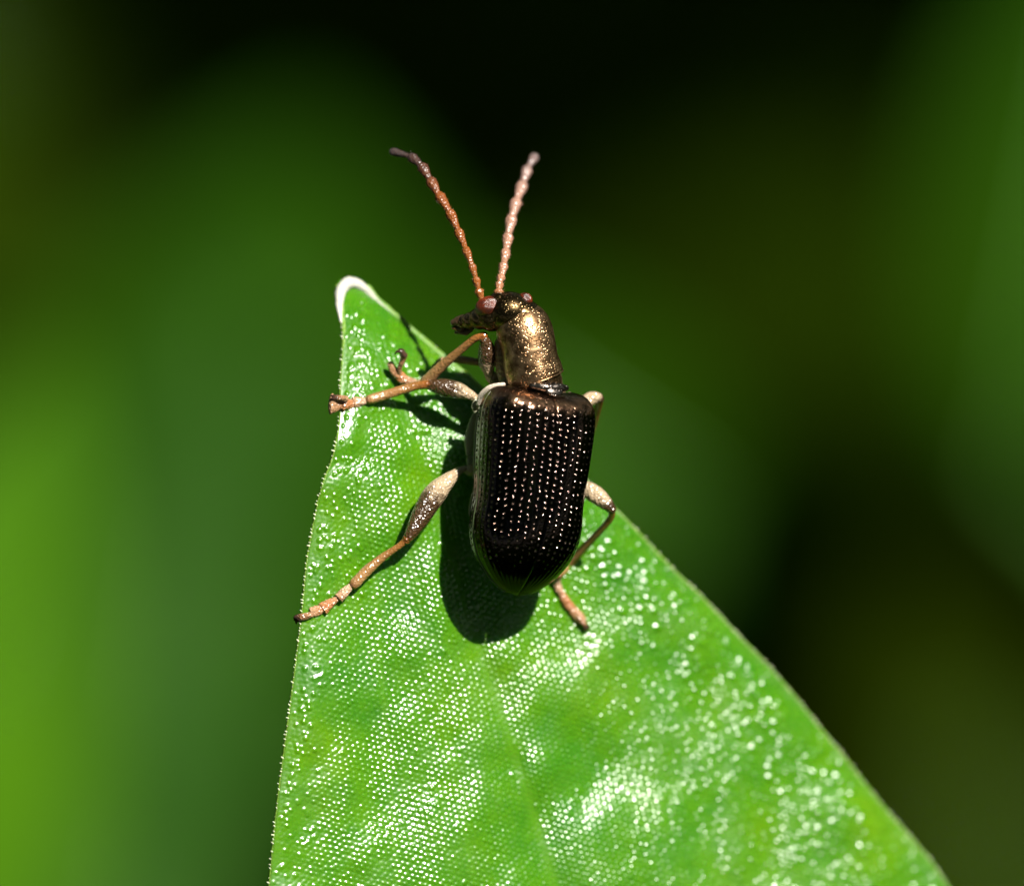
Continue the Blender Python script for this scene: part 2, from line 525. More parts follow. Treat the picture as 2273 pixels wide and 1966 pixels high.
def build_leaf():
    base = P(1530, 4400, -6.0)
    root = thing('leaf', 'large glossy green pointed leaf with a white tip, the beetle standing on it', 'leaf', Q @ Matrix.Translation(Vector(base)))
    rows = np.concatenate([np.arange(621, 2120, 2.5), 2120 + np.cumsum(np.linspace(3, 60, 72))])
    rows = rows[rows < 4395]
    NC = 540
    u = np.linspace(0, 1, NC)
    yl = rows[:, None]
    xl = curve_at(LE, rows)[:, None]; xr = curve_at(RE, rows)[:, None]
    X = xl + (xr - xl) * u[None]
    Y = np.repeat(yl, NC, 1)
    Z = leaf_z(X, Y)
    s = K * (D0 - Z) / D0
    V = np.stack([(X - 1136.5) * s, (983.0 - Y) * s, Z], -1)
    # normals of the smooth blade
    du = np.gradient(V, axis=1); dv = np.gradient(V, axis=0)
    N = np.cross(du, -dv); N /= np.linalg.norm(N, axis=2)[..., None] + 1e-12
    N = np.where(N[..., 2:] < 0, -N, N)
    # epidermal cells: rows of tiny domes
    sp = 13.0
    ang = math.radians(-16)
    gx = X * math.cos(ang) - Y * math.sin(ang) + 5 * np.sin(Y / 90.0)
    gy = X * math.sin(ang) + Y * math.cos(ang)
    xm = curve_at(MR, rows)[:, None]
    best = np.full(X.shape, 1e9); amp = np.zeros(X.shape)
    ry = sp * 0.84
    j0 = np.floor(gy / ry)
    for dj in (-1, 0, 1, 2):
        jj = j0 + dj
        sh = (np.mod(jj, 2)) * 0.5
        i0 = np.round(gx / sp - sh)
        for di in (-1, 0, 1):
            ii = i0 + di
            jx = (hash2(ii, jj, 5) - 0.5) * 0.34; jy = (hash2(ii, jj, 6) - 0.5) * 0.34
            cx = (ii + sh + jx) * sp; cy = (jj + jy) * ry
            d = ((gx - cx) / (sp * 0.52)) ** 2 + ((gy - cy) / (ry * 0.52)) ** 2
            rnd = hash2(ii, jj, 7)
            big = d < best
            best = np.where(big, d, best)
            amp = np.where(big, rnd, amp)
    dome = np.clip(0.4 * (1 - best) + 0.6 * (1 - np.sqrt(best + .05) / math.sqrt(1.05)), 0, 1)
    patch = fbm(X / 105.0 + 2.2, Y / 120.0, 40, 3)
    flat = smooth(0.46, 0.66, patch)                      # patches of low, broad cells
    right = smooth(80, 480, X - xm)
    margin = smooth(20, 150, X - xl + 40 * (patch - .5))
    hc = (0.0215 * (1 - flat) + 0.0150 * flat) * (0.88 + 0.26 * amp)
    low = 1 - smooth(0.28, 0.40, patch)
    hc = hc * (1 - 0.45 * low * (amp < 0.8)) * (1 + 0.2 * right) * (1 - 0.5 * right * (amp < 0.62))
    hc = hc * np.where(amp < 0.84, 0.25 + 0.75 * margin, 1.0)
    hc = hc * (1 - 0.7 * np.exp(-((X - xm) / 12.0) ** 2))
    h = hc * dome
    h = h + 0.022 * (vnoise(X / 50.0, Y / 50.0, 66) - 0.5) * smooth(0, 100, X - xl)
    # single large swollen cells, most of them along the margins
    rg = np.random.default_rng(77)
    for q in range(720):
        yc = rg.uniform(660, 2110); xlq = float(np.interp(yc, rows, xl[:, 0])); xrq = float(np.interp(yc, rows, xr[:, 0]))
        if q < 440: xc = xrq - 16 - abs(rg.normal()) * 100
        elif q < 560: xc = xlq + 12 + abs(rg.normal()) * 45
        else: xc = rg.uniform(xlq + 20, xrq - 20)
        if xc < xlq + 8 or xc > xrq - 8: continue
        rr_ = rg.uniform(7.5, 11.5) if q < 440 else rg.uniform(5.5, 7.5)
        i0 = np.searchsorted(rows, yc - rr_); i1 = np.searchsorted(rows, yc + rr_)
        wq = xrq - xlq
        c0 = max(0, int((xc - rr_ * 1.6 - xlq) / wq * (NC - 1))); c1 = min(NC, int((xc + rr_ * 1.6 - xlq) / wq * (NC - 1)) + 2)
        sl_ = (slice(i0, i1), slice(c0, c1))
        d_ = ((X[sl_] - xc) ** 2 + (Y[sl_] - yc) ** 2) / rr_ ** 2
        h[sl_] = np.maximum(h[sl_], rr_ * K * rg.uniform(.38, .55) * np.clip(1 - d_, 0, 1))
    fine = 0.004 * (vnoise(X / 4.2, Y / 4.2, 61) - 0.5)
    fade = 1 - smooth(2100, 2400, Y)
    edge = smooth(0, 8, np.minimum(X - xl, xr - X))
    V = V + N * ((h + fine) * fade * edge)[..., None]
    vein = np.exp(-((X - xm) / (9 + 6 * smooth(1200, 1900, Y))) ** 2) * smooth(1150, 1400, Y) * 0.5
    for k, wv in ((-0.55, 0.35), (-0.28, 0.3), (0.3, 0.3), (0.58, 0.3)):
        xv = xm + (np.where(k < 0, xm - xl, xr - xm)) * k
        vein = vein + wv * np.exp(-((X - xv) / 7.0) ** 2) * smooth(1000, 1300, Y)
    nr = len(rows)
    top = V.reshape(-1, 3)
    f1 = grid_faces(nr, NC)
    # underside, coarse, 0.11 mm below
    ri = np.unique(np.concatenate([np.arange(0, nr, 8), [nr - 1]])); ci = np.unique(np.concatenate([np.arange(0, NC, 14), [NC - 1]]))
    B = (V - N * 0.11)[np.ix_(ri, ci)]
    f2 = grid_faces(len(ri), len(ci), len(top))[:, ::-1]
    verts = np.vstack([top, B.reshape(-1, 3)]) - base
    at = np.concatenate([np.clip(vein, 0, 1).ravel(), np.zeros(B.shape[0] * B.shape[1])])
    me = mesh_np('blade', verts, np.vstack([f1[:, ::-1], f2[:, ::-1]]), {'vein': at})
    link('blade', me, M_BLADE, root)
    # pale rim along both margins
    for side, T in ((0, LE), (1, RE)):
        ys = np.concatenate([np.linspace(640, 2200, 160), np.linspace(2260, 4380, 30)])
        xs = curve_at(T, ys)
        pts = np.array([P(x, y, float(leaf_z(x, y)) - 0.045) for x, y in zip(xs, ys)])
        rad = 0.036 + 0.03 * np.exp(-(ys - 640) / 60.0)
        if side == 1: rad = rad + 0.02 * np.exp(-((ys - 800) / 90.0) ** 2)
        tone = 0.75 * np.exp(-(ys - 640) / 160.0)
        sh = Shape().tube(pts, rad, n=8, rings=len(pts) * 2, tone=((0.18, 0.12), (0.12, 0.05))[side], wob=0.3, seed=side + 3)
        sh.build('leaf_rim', M_RIM, root, base)
        # teeth on the margin
        hs = Shape()
        rg = np.random.default_rng(50 + side)
        y = 690.0
        while y < 2150:
            y += rg.uniform(6, 13)
            x = float(curve_at(T, np.array([y]))[0])
            c = P(x, y, float(leaf_z(x, y)) - 0.03)
            dirx = -1 if side == 0 else 1
            d = np.array([dirx * rg.uniform(0.7, 1.0), rg.uniform(0.15, 0.9), rg.uniform(-0.2, 0.5)]); d /= np.linalg.norm(d)
            L = rg.uniform(0.025, 0.065)
            r0 = rg.uniform(0.013, 0.022)
            hs.tube([c, c + d * L * 0.6, c + d * L], [r0, r0 * 0.8, r0 * 0.35], n=5, rings=4, tone=(0.7, 1.0))
        hs.build('margin_hairs', M_RIM, root, base, kind='stuff')
    # white tip
    t = Shape()
    zt = lambda x, y, d=0.0: P(x, y, float(leaf_z(x, max(y, 606))) + d)
    t.tube([zt(757, 715), zt(753, 680, .02), zt(757, 645, .04), zt(775, 628, .05), zt(800, 634, .02), zt(830, 662, -.02), zt(872, 702, -.05), zt(925, 748, -.06)],
           [0.015, 0.055, 0.085, 0.095, 0.080, 0.050, 0.034, 0.026], n=16, rings=60, tone=(-0.1, 1.0), wob=0.25, seed=4)
    t.build('leaf_tip', M_TIP, root, base)
    # midrib on the underside and stalk down to the floor
    ys = np.linspace(700, 4390, 60); xs = curve_at(MR, ys)
    rm_ = 0.04 + 0.00011 * (ys - 700)
    pts = np.array([P(x, y, float(leaf_z(x, y)) - 0.14 - 0.9 * r) for x, y, r in zip(xs, ys, rm_)])
    Shape().tube(pts, rm_, n=10, rings=90).build('midrib', M_RIB, root, base)
    b0 = P(1530, 4385, float(leaf_z(1530, 4385)) - 0.2)
    inv = np.array(Q.inverted())
    tow = lambda w: (inv @ np.array([*w, 1.0]))[:3]
    wb = np.array(Q @ Vector(b0))
    Shape().tube([b0, tow(wb + (1, 2, -6)), tow(wb + (3, 8, -30)), tow(wb + (6, 12, -120)), tow((wb[0] + 8, wb[1] + 14, -8))],
                 [0.6, 0.7, 0.9, 1.3, 1.8], n=12, rings=40).build('stalk', M_STALK, root, base)


build_leaf()

# ------------------------------------------------------------------ the beetle
TAU = math.radians(26); RHO = math.radians(6)
F_B = np.array([math.sin(RHO), math.cos(RHO), 0.0])
D_B = np.array([math.sin(TAU) * math.cos(RHO), -math.sin(TAU) * math.sin(RHO), math.cos(TAU)])
R_B = np.cross(F_B, D_B)
E0 = P(1197, 858, -0.13)


def BP(x, y, z):
    """beetle frame (right, forward, dorsal; mm) -> picture-plane frame"""
    return E0 + R_B * x + F_B * y + D_B * z


BASE = BP(0, -1.4, -1.05)
BEETLE = thing('beetle', 'small bronze black leaf beetle with rows of pits on its wing cases', 'beetle', Q @ Matrix.Translation(Vector(BASE)))
LEN = 3.28
WT = np.array([(0.0, 0.52), (0.015, 0.67), (0.04, 0.79), (0.09, 0.885), (0.16, 0.925), (0.3, 0.905), (0.45, 0.872), (0.56, 0.862), (0.66, 0.885), (0.74, 0.86), (0.82, 0.77), (0.89, 0.62), (0.945, 0.44), (0.98, 0.26), (1.0, 0.03)])
HT = np.array([(0.0, 0.30), (0.02, 0.47), (0.05, 0.60), (0.1, 0.69), (0.2, 0.75), (0.35, 0.77), (0.5, 0.76), (0.62, 0.74), (0.72, 0.68), (0.8, 0.585), (0.88, 0.43), (0.94, 0.26), (0.98, 0.11), (1.0, 0.01)])


def prof(T, t):
    s = cached_spline(T, 400)
    return np.interp(t, s[:, 0], s[:, 1])


def elytron(side):
    nt_, na = 430, 210
    t = np.linspace(0, 1, nt_)
    t = t - 0.02 * np.sin(2 * np.pi * t) / (2 * np.pi)
    phi = np.linspace(0, math.radians(100), na)
    Tm, Ph = np.meshgrid(t, phi, indexing='ij')
    w = prof(WT, Tm); h = prof(HT, Tm)
    # the section: flat-topped arch
    e = 0.80
    sx = np.sign(np.sin(Ph)) * np.abs(np.sin(Ph)) ** e
    cz = np.sign(np.cos(Ph)) * np.abs(np.cos(Ph)) ** e
    X = w * sx; Z = h * cz
    # shoulder bump, suture groove
    Z = Z + 0.05 * np.exp(-((Tm - 0.075) / 0.05) ** 2) * np.exp(-((Ph - 0.9) / 0.3) ** 2)
    Z = Z + 0.03 * np.exp(-((Tm - 0.10) / 0.05) ** 2) * np.exp(-((Ph - 0.38) / 0.16) ** 2)
    Z = Z - 0.018 * np.exp(-(X / 0.016) ** 2) * smooth(0, 0.05, Tm)
    # gap for the scutellum and rounded inner corner
    X = X + 0.004
    Y = -LEN * Tm
    # bow of the base: the front edge is cut back next to the suture
    Y = Y - 0.07 * (1 - smooth(0, 0.12, Tm)) * (1 - np.clip(np.abs(X) / 0.7, 0, 1) ** 2)
    V = np.stack([X, Y, Z], -1)
    du = np.gradient(V, axis=1); dv = np.gradient(V, axis=0)
    N = np.cross(du, dv); N /= np.linalg.norm(N, axis=2)[..., None] + 1e-12
    flip = (N[..., 2:] * 1.0 + N[..., :1] * 0.6) < 0
    N = np.where(flip, -N, N)
    # pit rows (striae)
    arc = np.cumsum(np.concatenate([np.zeros((nt_, 1)), np.linalg.norm(np.diff(V, axis=1), axis=2)], 1), 1)
    tot = arc[:, -1:]
    nrow = 12.0
    rowc = arc / np.maximum(tot, 0.2) * nrow
    rowi = np.round(rowc - 0.5)
    dr = (rowc - 0.5 - rowi) * tot / nrow
    sp = 0.098
    ph0 = hash2(rowi, rowi * 0, 9 + side)
    ll = (-Y) / sp + ph0
    li = np.round(ll)
    jy = (hash2(rowi, li, 3 + side) - 0.5) * 0.35; jx = (hash2(rowi, li, 4 + side) - 0.5) * 0.03
    dl = (ll - li - jy) * sp
    rnd = hash2(rowi, li, 8 + side)
    rad = 0.020 + 0.009 * rnd
    d2 = ((dr - jx) ** 2 + dl ** 2) / rad ** 2
    pit = np.clip(1 - d2, 0, 1) ** 1.25
    amp = (0.35 + 0.85 * rnd) * (1 - 0.75 * np.exp(-((Tm - .07) / .05) ** 2)) * (1 - smooth(0.60 + 0.16 * hash2(rowi, li, 15 + side), 0.92, Tm)) * smooth(0.01, 0.05, Tm)
    h = -0.022 * pit * amp
    # lesser punctures between the rows
    g = vnoise(arc / 0.030, Y / 0.030, 70 + side)
    h = h - 0.0022 * smooth(0.66, 0.85, g) * (1 - smooth(0.75, 0.9, Tm))
    # slight ridges between rows
    h = h + 0.0012 * np.cos(2 * np.pi * (rowc - 0.5)) * -1 * smooth(0.05, 0.2, Tm)
    # raised lateral edge
    V = V + N * h[..., None]
    V[..., 0] *= side
    W = E0 + V[..., 0:1] * R_B + V[..., 1:2] * F_B + V[..., 2:3] * D_B
    # inner skin: the case is a shell
    inn = V - N * np.array([1, 1, 1]) * 0.045
    ri = np.arange(0, nt_, 10); ri[-1] = nt_ - 1; ci = np.arange(0, na, 10); ci[-1] = na - 1
    inn = (V - N * np.array([side, 1, 1]) * 0.04)[np.ix_(ri, ci)]
    Wi = E0 + inn[..., 0:1] * R_B + inn[..., 1:2] * F_B + inn[..., 2:3] * D_B
    f1 = grid_faces(nt_, na); f2 = grid_faces(len(ri), len(ci), nt_ * na)
    if side > 0: f1 = f1[:, ::-1]
    else: f2 = f2[:, ::-1]
    me = mesh_np('elytron', np.vstack([W.reshape(-1, 3), Wi.reshape(-1, 3)]) - BASE, np.vstack([f1, f2]), {'tone': np.concatenate([Tm.ravel(), Tm[np.ix_(ri, ci)].ravel()]), 'pit': np.concatenate([(pit * amp).ravel(), np.zeros(len(ri) * len(ci))])})
    o = link('elytron', me, M_ELYTRA, BEETLE)
    # the thin turned-down edge
    tt = np.linspace(0.05, 0.985, 60)
    ww = prof(WT, tt)
    pts = [BP(side * (a * 0.99 + 0.004), -LEN * b, -0.05 * (1 - b)) for a, b in zip(ww, tt)]
    Shape().tube(pts, np.full(60, 0.018), n=8, rings=110, tone=(0, 1)).build('edge', M_EDGE, o, BASE)
    return o


elytron(-1)
elytron(1)

# trunk: one continuous surface from neck to abdomen tip
sb = Shape()
ax = [(-0.16, 0.9, -0.30, .22), (-0.10, 0.7, -0.28, .34), (-0.02, 0.35, -0.28, .44), (0, 0.05, -0.28, .52), (0, -0.3, -0.22, .66), (0, -0.8, -0.2, .74), (0, -1.5, -0.18, .72), (0, -2.2, -0.14, .70), (0, -2.7, -0.10, .50), (0, -2.95, -0.08, .20)]
sb.tube([BP(a[0], a[1], a[2]) for a in ax], [a[3] for a in ax], n=36, rings=90, tone=(0, 1), flat=0.62, up=D_B, wob=0.06, seed=9)
body = sb.build('body', M_BODY, BEETLE, BASE)

# side plates seen below the left wing case
def plate(name, pts, rad, mat=M_PLATE, flat=0.5, tone=(0.2, 0.9), hair=30, seed=1, up=None):
    return Shape().tube(pts, rad, n=14, rings=30, tone=tone, flat=flat, up=D_B if up is None else up, wob=0.12, seed=seed, hair=hair, hair_len=0.035, hair_r=0.002).build(name, mat, BEETLE, BASE)


plate('side_plate', [P(1058, 912, -.50), P(1048, 945, -.55), P(1043, 980, -.58), P(1040, 1006, -.6)], [.045, .075, .095, .05], seed=2)
plate('side_plate', [P(1068, 900, -.36), P(1060, 950, -.40), P(1056, 1010, -.44), P(1054, 1060, -.46)], [.04, .05, .045, .03], seed=3)
plate('side_plate', [P(1060, 1068, -.45), P(1053, 1100, -.48), P(1045, 1130, -.50), P(1043, 1143, -.50)], [.04, .055, .04, .02], seed=4)
plate('side_plate', [P(1043, 1018, -.6), P(1044, 1032, -.6)], [.06, .06], seed=5)
# pale membrane of the shoulder
plate('shoulder_fold', [P(1118, 853, .02), P(1103, 857, .0), P(1085, 864, -.06), P(1069, 878, -.16), P(1062, 896, -.26)], [.03, .05, .06, .055, .04], mat=M_FOLD, flat=0.6, tone=(0.3, 1), seed=6)
plate('shoulder_fold', [P(1056, 890, -.34), P(1052, 902, -.36), P(1055, 914, -.4)], [.035, .045, .03], flat=0.7, seed=7)

# pronotum
sp_ = Shape()
pr = [(1196, 850, -.12, .37), (1190, 841, -.11, .445), (1184, 822, -.09, .452), (1178, 800, -.07, .436), (1173, 768, -.07, .432), (1165, 738, -.10, .445), (1155, 716, -.14, .42), (1147, 702, -.18, .35)]
sp_.tube([P(a[0], a[1], a[2]) for a in pr], [a[3] for a in pr], n=64, rings=90, flat=0.96, up=D_B, wob=0.010, seed=12)
pron = sp_.build('pronotum', M_BRONZE, BEETLE, BASE)
# hind rim of the pronotum
th = np.linspace(-1.9, 1.9, 40)
cR = P(1189, 841, -.11)
axP = P(1188, 822, -.09) - P(1197, 850, -.12); axP /= np.linalg.norm(axP)
e2 = D_B - axP * (D_B @ axP); e2 /= np.linalg.norm(e2); e1 = np.cross(axP, e2)
Shape().tube([cR + .448 * (e1 * math.sin(a) + .97 * e2 * math.cos(a)) for a in th], np.full(40, .014), n=8, rings=60).build('rim', M_BRONZE, pron, BASE)
# flank of the prothorax, brown, ribbed
fl = Shape()
fl.tube([P(1128, 730, -.25), P(1122, 765, -.22), P(1124, 800, -.24), P(1126, 834, -.3)], [.10, .17, .19, .16], n=20, rings=40, flat=1.0, wob=0.15, seed=15)
fl.build('prothorax_flank', chitin('flank', [(0.0, (0.10, 0.055, 0.02)), (1.0, (0.16, 0.09, 0.035))], rough=0.35, grain=26, relief=0.012), BEETLE, BASE)
# scutellum and collar
Shape().ball(BP(0.02, -0.045, 0.50), (.15, .10, .05), axes=[R_B, F_B * .8 - D_B * .45, D_B * .8 + F_B * .45]).build('scutellum', M_SCUT, BEETLE, BASE)
Shape().tube([BP(-.30, .0, .36), BP(-.12, .0, .455), BP(.1, .01, .46), BP(.27, .02, .38)], [.05, .07, .075, .05], n=12, rings=30, wob=.2, seed=8).build('collar', M_SCUT, BEETLE, BASE)

# head: one skin grown over a few lobes
hd = Shape()
for c, r in (((1130, 692, -.08), (.37, .32, .36)), ((1160, 706, -.12), (.33, .30, .36)), ((1092, 704, -.10), (.24, .23, .26)),
             ((1066, 707, -.16), (.19, .18, .2)), ((1045, 712, -.23), (.15, .14, .16)), ((1028, 715, -.29), (.11, .115, .12)), ((1108, 668, -.02), (.17, .15, .18)), ((1078, 690, -.02), (.16, .14, .14))):
    hd.ball(P(*c), r, nu=28, nv=18)
head = hd.build('head', M_HEAD, BEETLE, BASE)
rm = head.modifiers.new('skin', 'REMESH'); rm.mode = 'VOXEL'; rm.voxel_size = 0.018; rm.use_smooth_shade = True
sm = head.modifiers.new('soften', 'SMOOTH'); sm.iterations = 10; sm.factor = 0.6


def eye(c, rad, tilt, face, n_rows=30):
    a = math.radians(tilt)
    zx = np.array(face, float); zx /= np.linalg.norm(zx)
    xa = np.array([math.cos(a), math.sin(a), 0]); xa -= zx * (xa @ zx); xa /= np.linalg.norm(xa)
    ya = np.cross(zx, xa)
    nu, nv = 150, 90
    th = np.linspace(0, 2 * np.pi, nu, endpoint=False); ph = np.linspace(0.004, 1.9, nv)
    Pm, Tm = np.meshgrid(ph, th, indexing='ij')
    u = np.stack([np.sin(Pm) * np.cos(Tm), np.sin(Pm) * np.sin(Tm), np.cos(Pm)], -1)
    # facets: hexagonal domes
    s = 0.14
    gx = Pm * np.cos(Tm) / s; gy = Pm * np.sin(Tm) / (s * 0.866)
    best = np.full(gx.shape, 9.0)
    for dj in (-1, 0, 1):
        j = np.round(gy) + dj; sh = np.mod(j, 2) * 0.5
        for di in (-1, 0, 1):
            i = np.round(gx - sh) + di
            best = np.minimum(best, (gx - i - sh) ** 2 + ((gy - j) * 0.866) ** 2)
    k = 1 + 0.045 * np.clip(1 - best / 0.3, 0, 1)
    v = P(*c) + (u * np.array(rad) * k[..., None]) @ np.array([xa, ya, zx])
    me = mesh_np('eye', v.reshape(-1, 3) - BASE, grid_faces(nv, nu, 0, True)[:, ::-1])
    return link('eye', me, M_EYE, head)


eye((1084, 680, .04), (.20, .155, .17), 14, (-.12, .12, 1))
eye((1165, 666, -.04), (.115, .10, .12), -30, (.55, .55, .6))
# mouthparts
mo = Shape()
mo.tube([P(1034, 708, -.26), P(1020, 713, -.30), P(1007, 716, -.33)], [.085, .085, .055], n=14, rings=16, tone=(0, .3), wob=.2)
mo.build('labrum', M_MOUTH, head, BASE)
for q in ((P(1035, 724, -.28), P(1020, 730, -.32), P(1006, 728, -.36)), (P(1050, 728, -.26), P(1036, 737, -.3), P(1022, 739, -.34)), (P(1044, 722, -.34), P(1028, 734, -.42), P(1012, 738, -.46))):
    Shape().tube(q, [.03, .045, .028], n=10, rings=14, tone=(.4, 1), wob=.3).build('palp', M_MOUTH, head, BASE)


# antennae: eleven joints each
M_ANT_LIT = chitin('antenna_lit', [(0.0, (0.26, 0.10, 0.035)), (0.25, (0.29, 0.14, 0.08)), (0.75, (0.28, 0.16, 0.12)), (1.0, (0.12, 0.09, 0.09))], rough=0.3, spec=0.8, grain=28, relief=0.014, sss=0.15)  # paler copy of the antenna colour: light on its hairs put into colour


def antenna(pts, widths, seed, mat=None):
    pts = [np.array(p, float) for p in pts]
    n = len(pts) - 1
    root = None
    for i in range(n):
        a, b = pts[i], pts[i + 1]
        t0, t1 = i / n, (i + 1) / n
        w = widths[i] * K / 2
        d = b - a; L = np.linalg.norm(d)
        mid1 = a + d * .35; mid2 = a + d * .78
        bend = 0.0
        s = Shape()
        s.tube([a + d * .02, mid1, mid2, a + d * .97], [w * .56, w * .78, w * 1.10, w * .92], n=14, rings=18, tone=(t0, t1), wob=.14, seed=seed + i, hair=30, hair_len=.05, hair_r=.003, cap1=.4)
        if root is None:
            root = s.build('antenna', mat or M_ANT, BEETLE, BASE)
        else:
            s.build('antenna_joint', mat or M_ANT, root, BASE)


antenna([P(1070, 668, .04), P(1062, 643, .05), P(1056, 618, .02), P(1047, 588, -.02), P(1033, 551, -.08), P(1016, 510, -.15), P(997, 469, -.24), P(973, 432, -.36), P(954, 399, -.5), P(935, 368, -.65), P(911, 348, -.85), P(868, 337, -1.1)],
        [19, 17, 17, 18, 20, 22, 23.5, 24, 23.5, 22, 18], 30)
antenna([P(1106, 660, .02), P(1107, 645, -.02), P(1109, 629, -.1), P(1113, 613, -.2), P(1118, 587, -.35), P(1123, 556, -.55), P(1128, 522, -.75), P(1136, 482, -1.0), P(1147, 445, -1.25), P(1160, 408, -1.5), P(1171, 374, -1.75), P(1188, 346, -2.0)],
        [21, 18, 18, 20, 21, 23, 24, 25, 25, 23, 19], 60, M_ANT_LIT)


# legs: base piece with femur, tibia, tarsal joints and claws
def leg(coxa, femur, fr, tibia, tr, tarsi, claws, seed, ftone=(0.05, 1.0), fmat=None, hair=90):
    c = Shape().tube(coxa[0], coxa[1], n=14, rings=14, tone=(0.1, 0.4), wob=.15, seed=seed)
    root = c.build('leg', M_FEMUR if fmat is None else fmat, BEETLE, BASE)
    Shape().tube(femur, [r * K for r in fr], n=22, rings=40, tone=ftone, wob=.06, seed=seed + 1, hair=hair, hair_len=.03, hair_r=.0022).build('femur', M_FEMUR if fmat is None else fmat, root, BASE)
    Shape().tube(tibia, [r * K for r in tr], n=16, rings=36, wob=.08, seed=seed + 2, hair=50, hair_len=.035, hair_r=.002).build('tibia', M_TIBIA, root, BASE)
    for i, (pts, rad, flat) in enumerate(tarsi):
        fan = rad[-1] > rad[0] * 1.25
        Shape().tube(pts, [r * K for r in rad], n=14, rings=18, flat=flat, tone=(i / len(tarsi), (i + 1) / len(tarsi)), wob=.16, seed=seed + 5 + i, hair=40, hair_len=.04, hair_r=.003, cap1=.2 if fan else .6, cap0=.5).build('tarsus_joint', M_TARSUS, root, BASE)
    for pts, rad in claws:
        Shape().tube(pts, [r * K for r in rad], n=8, rings=14).build('claw', M_CLAW, root, BASE)


LP = leaf_point
# front leg on the near side
leg(([P(1100, 846, -.55), P(1092, 838, -.5), P(1086, 828, -.45)], [.10, .10, .085]),
    [P(1087, 832, -.42), P(1081, 808, -.36), P(1081, 782, -.25), P(1078, 762, -.16), P(1071, 749, -.10)], [9, 18, 20, 14, 9],
    [P(1074, 745, -.10), P(1052, 753, -.14), P(1020, 779, -.28), P(980, 813, -.48), P(946, 846, -.66)], [9, 8, 9, 11.5, 13],
    [([P(944, 848, -.68), P(926, 852, -.80), P(908, 846, -.88)], [7, 10, 9], .7), ([P(908, 847, -.86), P(893, 840, -.88), P(880, 828, -.88)], [9, 12, 12], .7),
     ([P(886, 834, -.86), P(872, 820, -.82), P(866, 806, -.78)], [10, 9, 7], .6), ([P(886, 830, -.84), P(888, 814, -.74), P(895, 796, -.66), P(896, 786, -.62)], [5, 5.5, 7, 9], .9)],
    [([P(897, 788, -.6), P(890, 780, -.56), P(880, 781, -.55), P(876, 787, -.58)], [7, 4.5, 2.5, .8]), ([P(897, 788, -.64), P(894, 778, -.68), P(886, 776, -.7), P(882, 782, -.72)], [6, 4, 2.2, .8])],
    100, ftone=(0.25, 0.95))
# middle leg on the near side
leg(([P(1085, 905, -.75), P(1070, 895, -.66), P(1058, 886, -.58)], [.12, .11, .07]),
    [P(1064, 890, -.60), P(1042, 876, -.58), P(1015, 866, -.55), P(985, 860, -.54), P(962, 856, -.55), P(948, 854, -.56)], [7, 12, 19, 20, 14, 9],
    [P(950, 854, -.56), P(925, 856, -.58), P(890, 866, -.58), P(850, 878, -.54), P(820, 887, -.50)], [10, 9.5, 10.5, 11, 11],
    [([P(818, 888, -.50), P(800, 891, -.47), P(785, 894, -.44)], [6, 10, 13], .7), ([P(790, 894, -.44), P(774, 896, -.40), P(760, 897, -.35)], [7, 12, 16], .6),
     ([P(762, 897, -.35), P(746, 897, -.28), P(735, 896, -.24)], [9, 17, 24], .4), ([P(770, 885, -.28), P(757, 883, -.2), P(745, 883, -.18)], [6, 6.5, 5], .9)],
    [([P(748, 883, -.18), P(738, 885, -.18), P(731, 890, -.26)], [5, 3.5, 1]), ([P(748, 881, -.2), P(738, 879, -.22), P(732, 880, -.3)], [5, 3.5, 1])],
    120, ftone=(0.12, 0.98))
# hind leg on the near side
leg(([P(1075, 1045, -.78), P(1056, 1040, -.70), P(1044, 1042, -.62)], [.15, .13, .10]),
    [P(1042, 1036, -.62), P(1018, 1046, -.52), P(992, 1068, -.38), P(962, 1100, -.26), P(934, 1146, -.18), P(912, 1184, -.13), P(902, 1198, -.12)], [6, 9, 18, 26, 22, 14, 10],
    [P(901, 1198, -.12), P(885, 1212, -.13), P(850, 1236, -.15), P(815, 1266, -.14), P(786, 1296, -.10)], [7, 7, 9, 12, 12],
    [([P(779, 1300, -.09), P(765, 1314, -.07), P(752, 1327, -.05)], [7, 11, 12], .8), ([P(748, 1329, -.05), P(732, 1339, -.02), P(716, 1351, .02)], [6, 11, 15], .7),
     ([P(718, 1350, .03), P(703, 1355, .07), P(690, 1359, .10)], [8, 12, 11], .6), ([P(702, 1359, .08), P(686, 1365, .13), P(672, 1369, .14), P(664, 1370, .11)], [5, 7, 8, 7], .9)],
    [([P(664, 1369, .11), P(656, 1370, .09), P(653, 1376, .03)], [7, 5, 1.5]), ([P(664, 1372, .11), P(658, 1378, .06), P(658, 1384, -.01)], [7, 4, 1.2])],
    140, ftone=(-0.06, 1.0))
# front leg on the far side: only its shank shows under the head
leg(([P(1130, 835, -.75), P(1135, 820, -.80), P(1135, 805, -.85)], [.10, .10, .085]),
    [P(1135, 808, -.85), P(1118, 795, -.95), P(1100, 800, -1.0), P(1085, 806, -1.02)], [9, 16, 15, 9],
    [P(1086, 806, -1.02), P(1060, 804, -1.04), P(1035, 800, -1.08), P(1010, 797, -1.12)], [8, 8, 9, 9],
    [([P(1010, 797, -1.14), P(1000, 797, -1.2), P(990, 800, -1.22)], [6, 8, 7], .7), ([P(990, 800, -1.24), P(980, 803, -1.26), P(970, 808, -1.26)], [7, 10, 8], .7)],
    [([P(970, 808, -1.24), P(962, 812, -1.22), P(958, 818, -1.24)], [5, 4, 1])], 160, ftone=(0.55, 1.0))
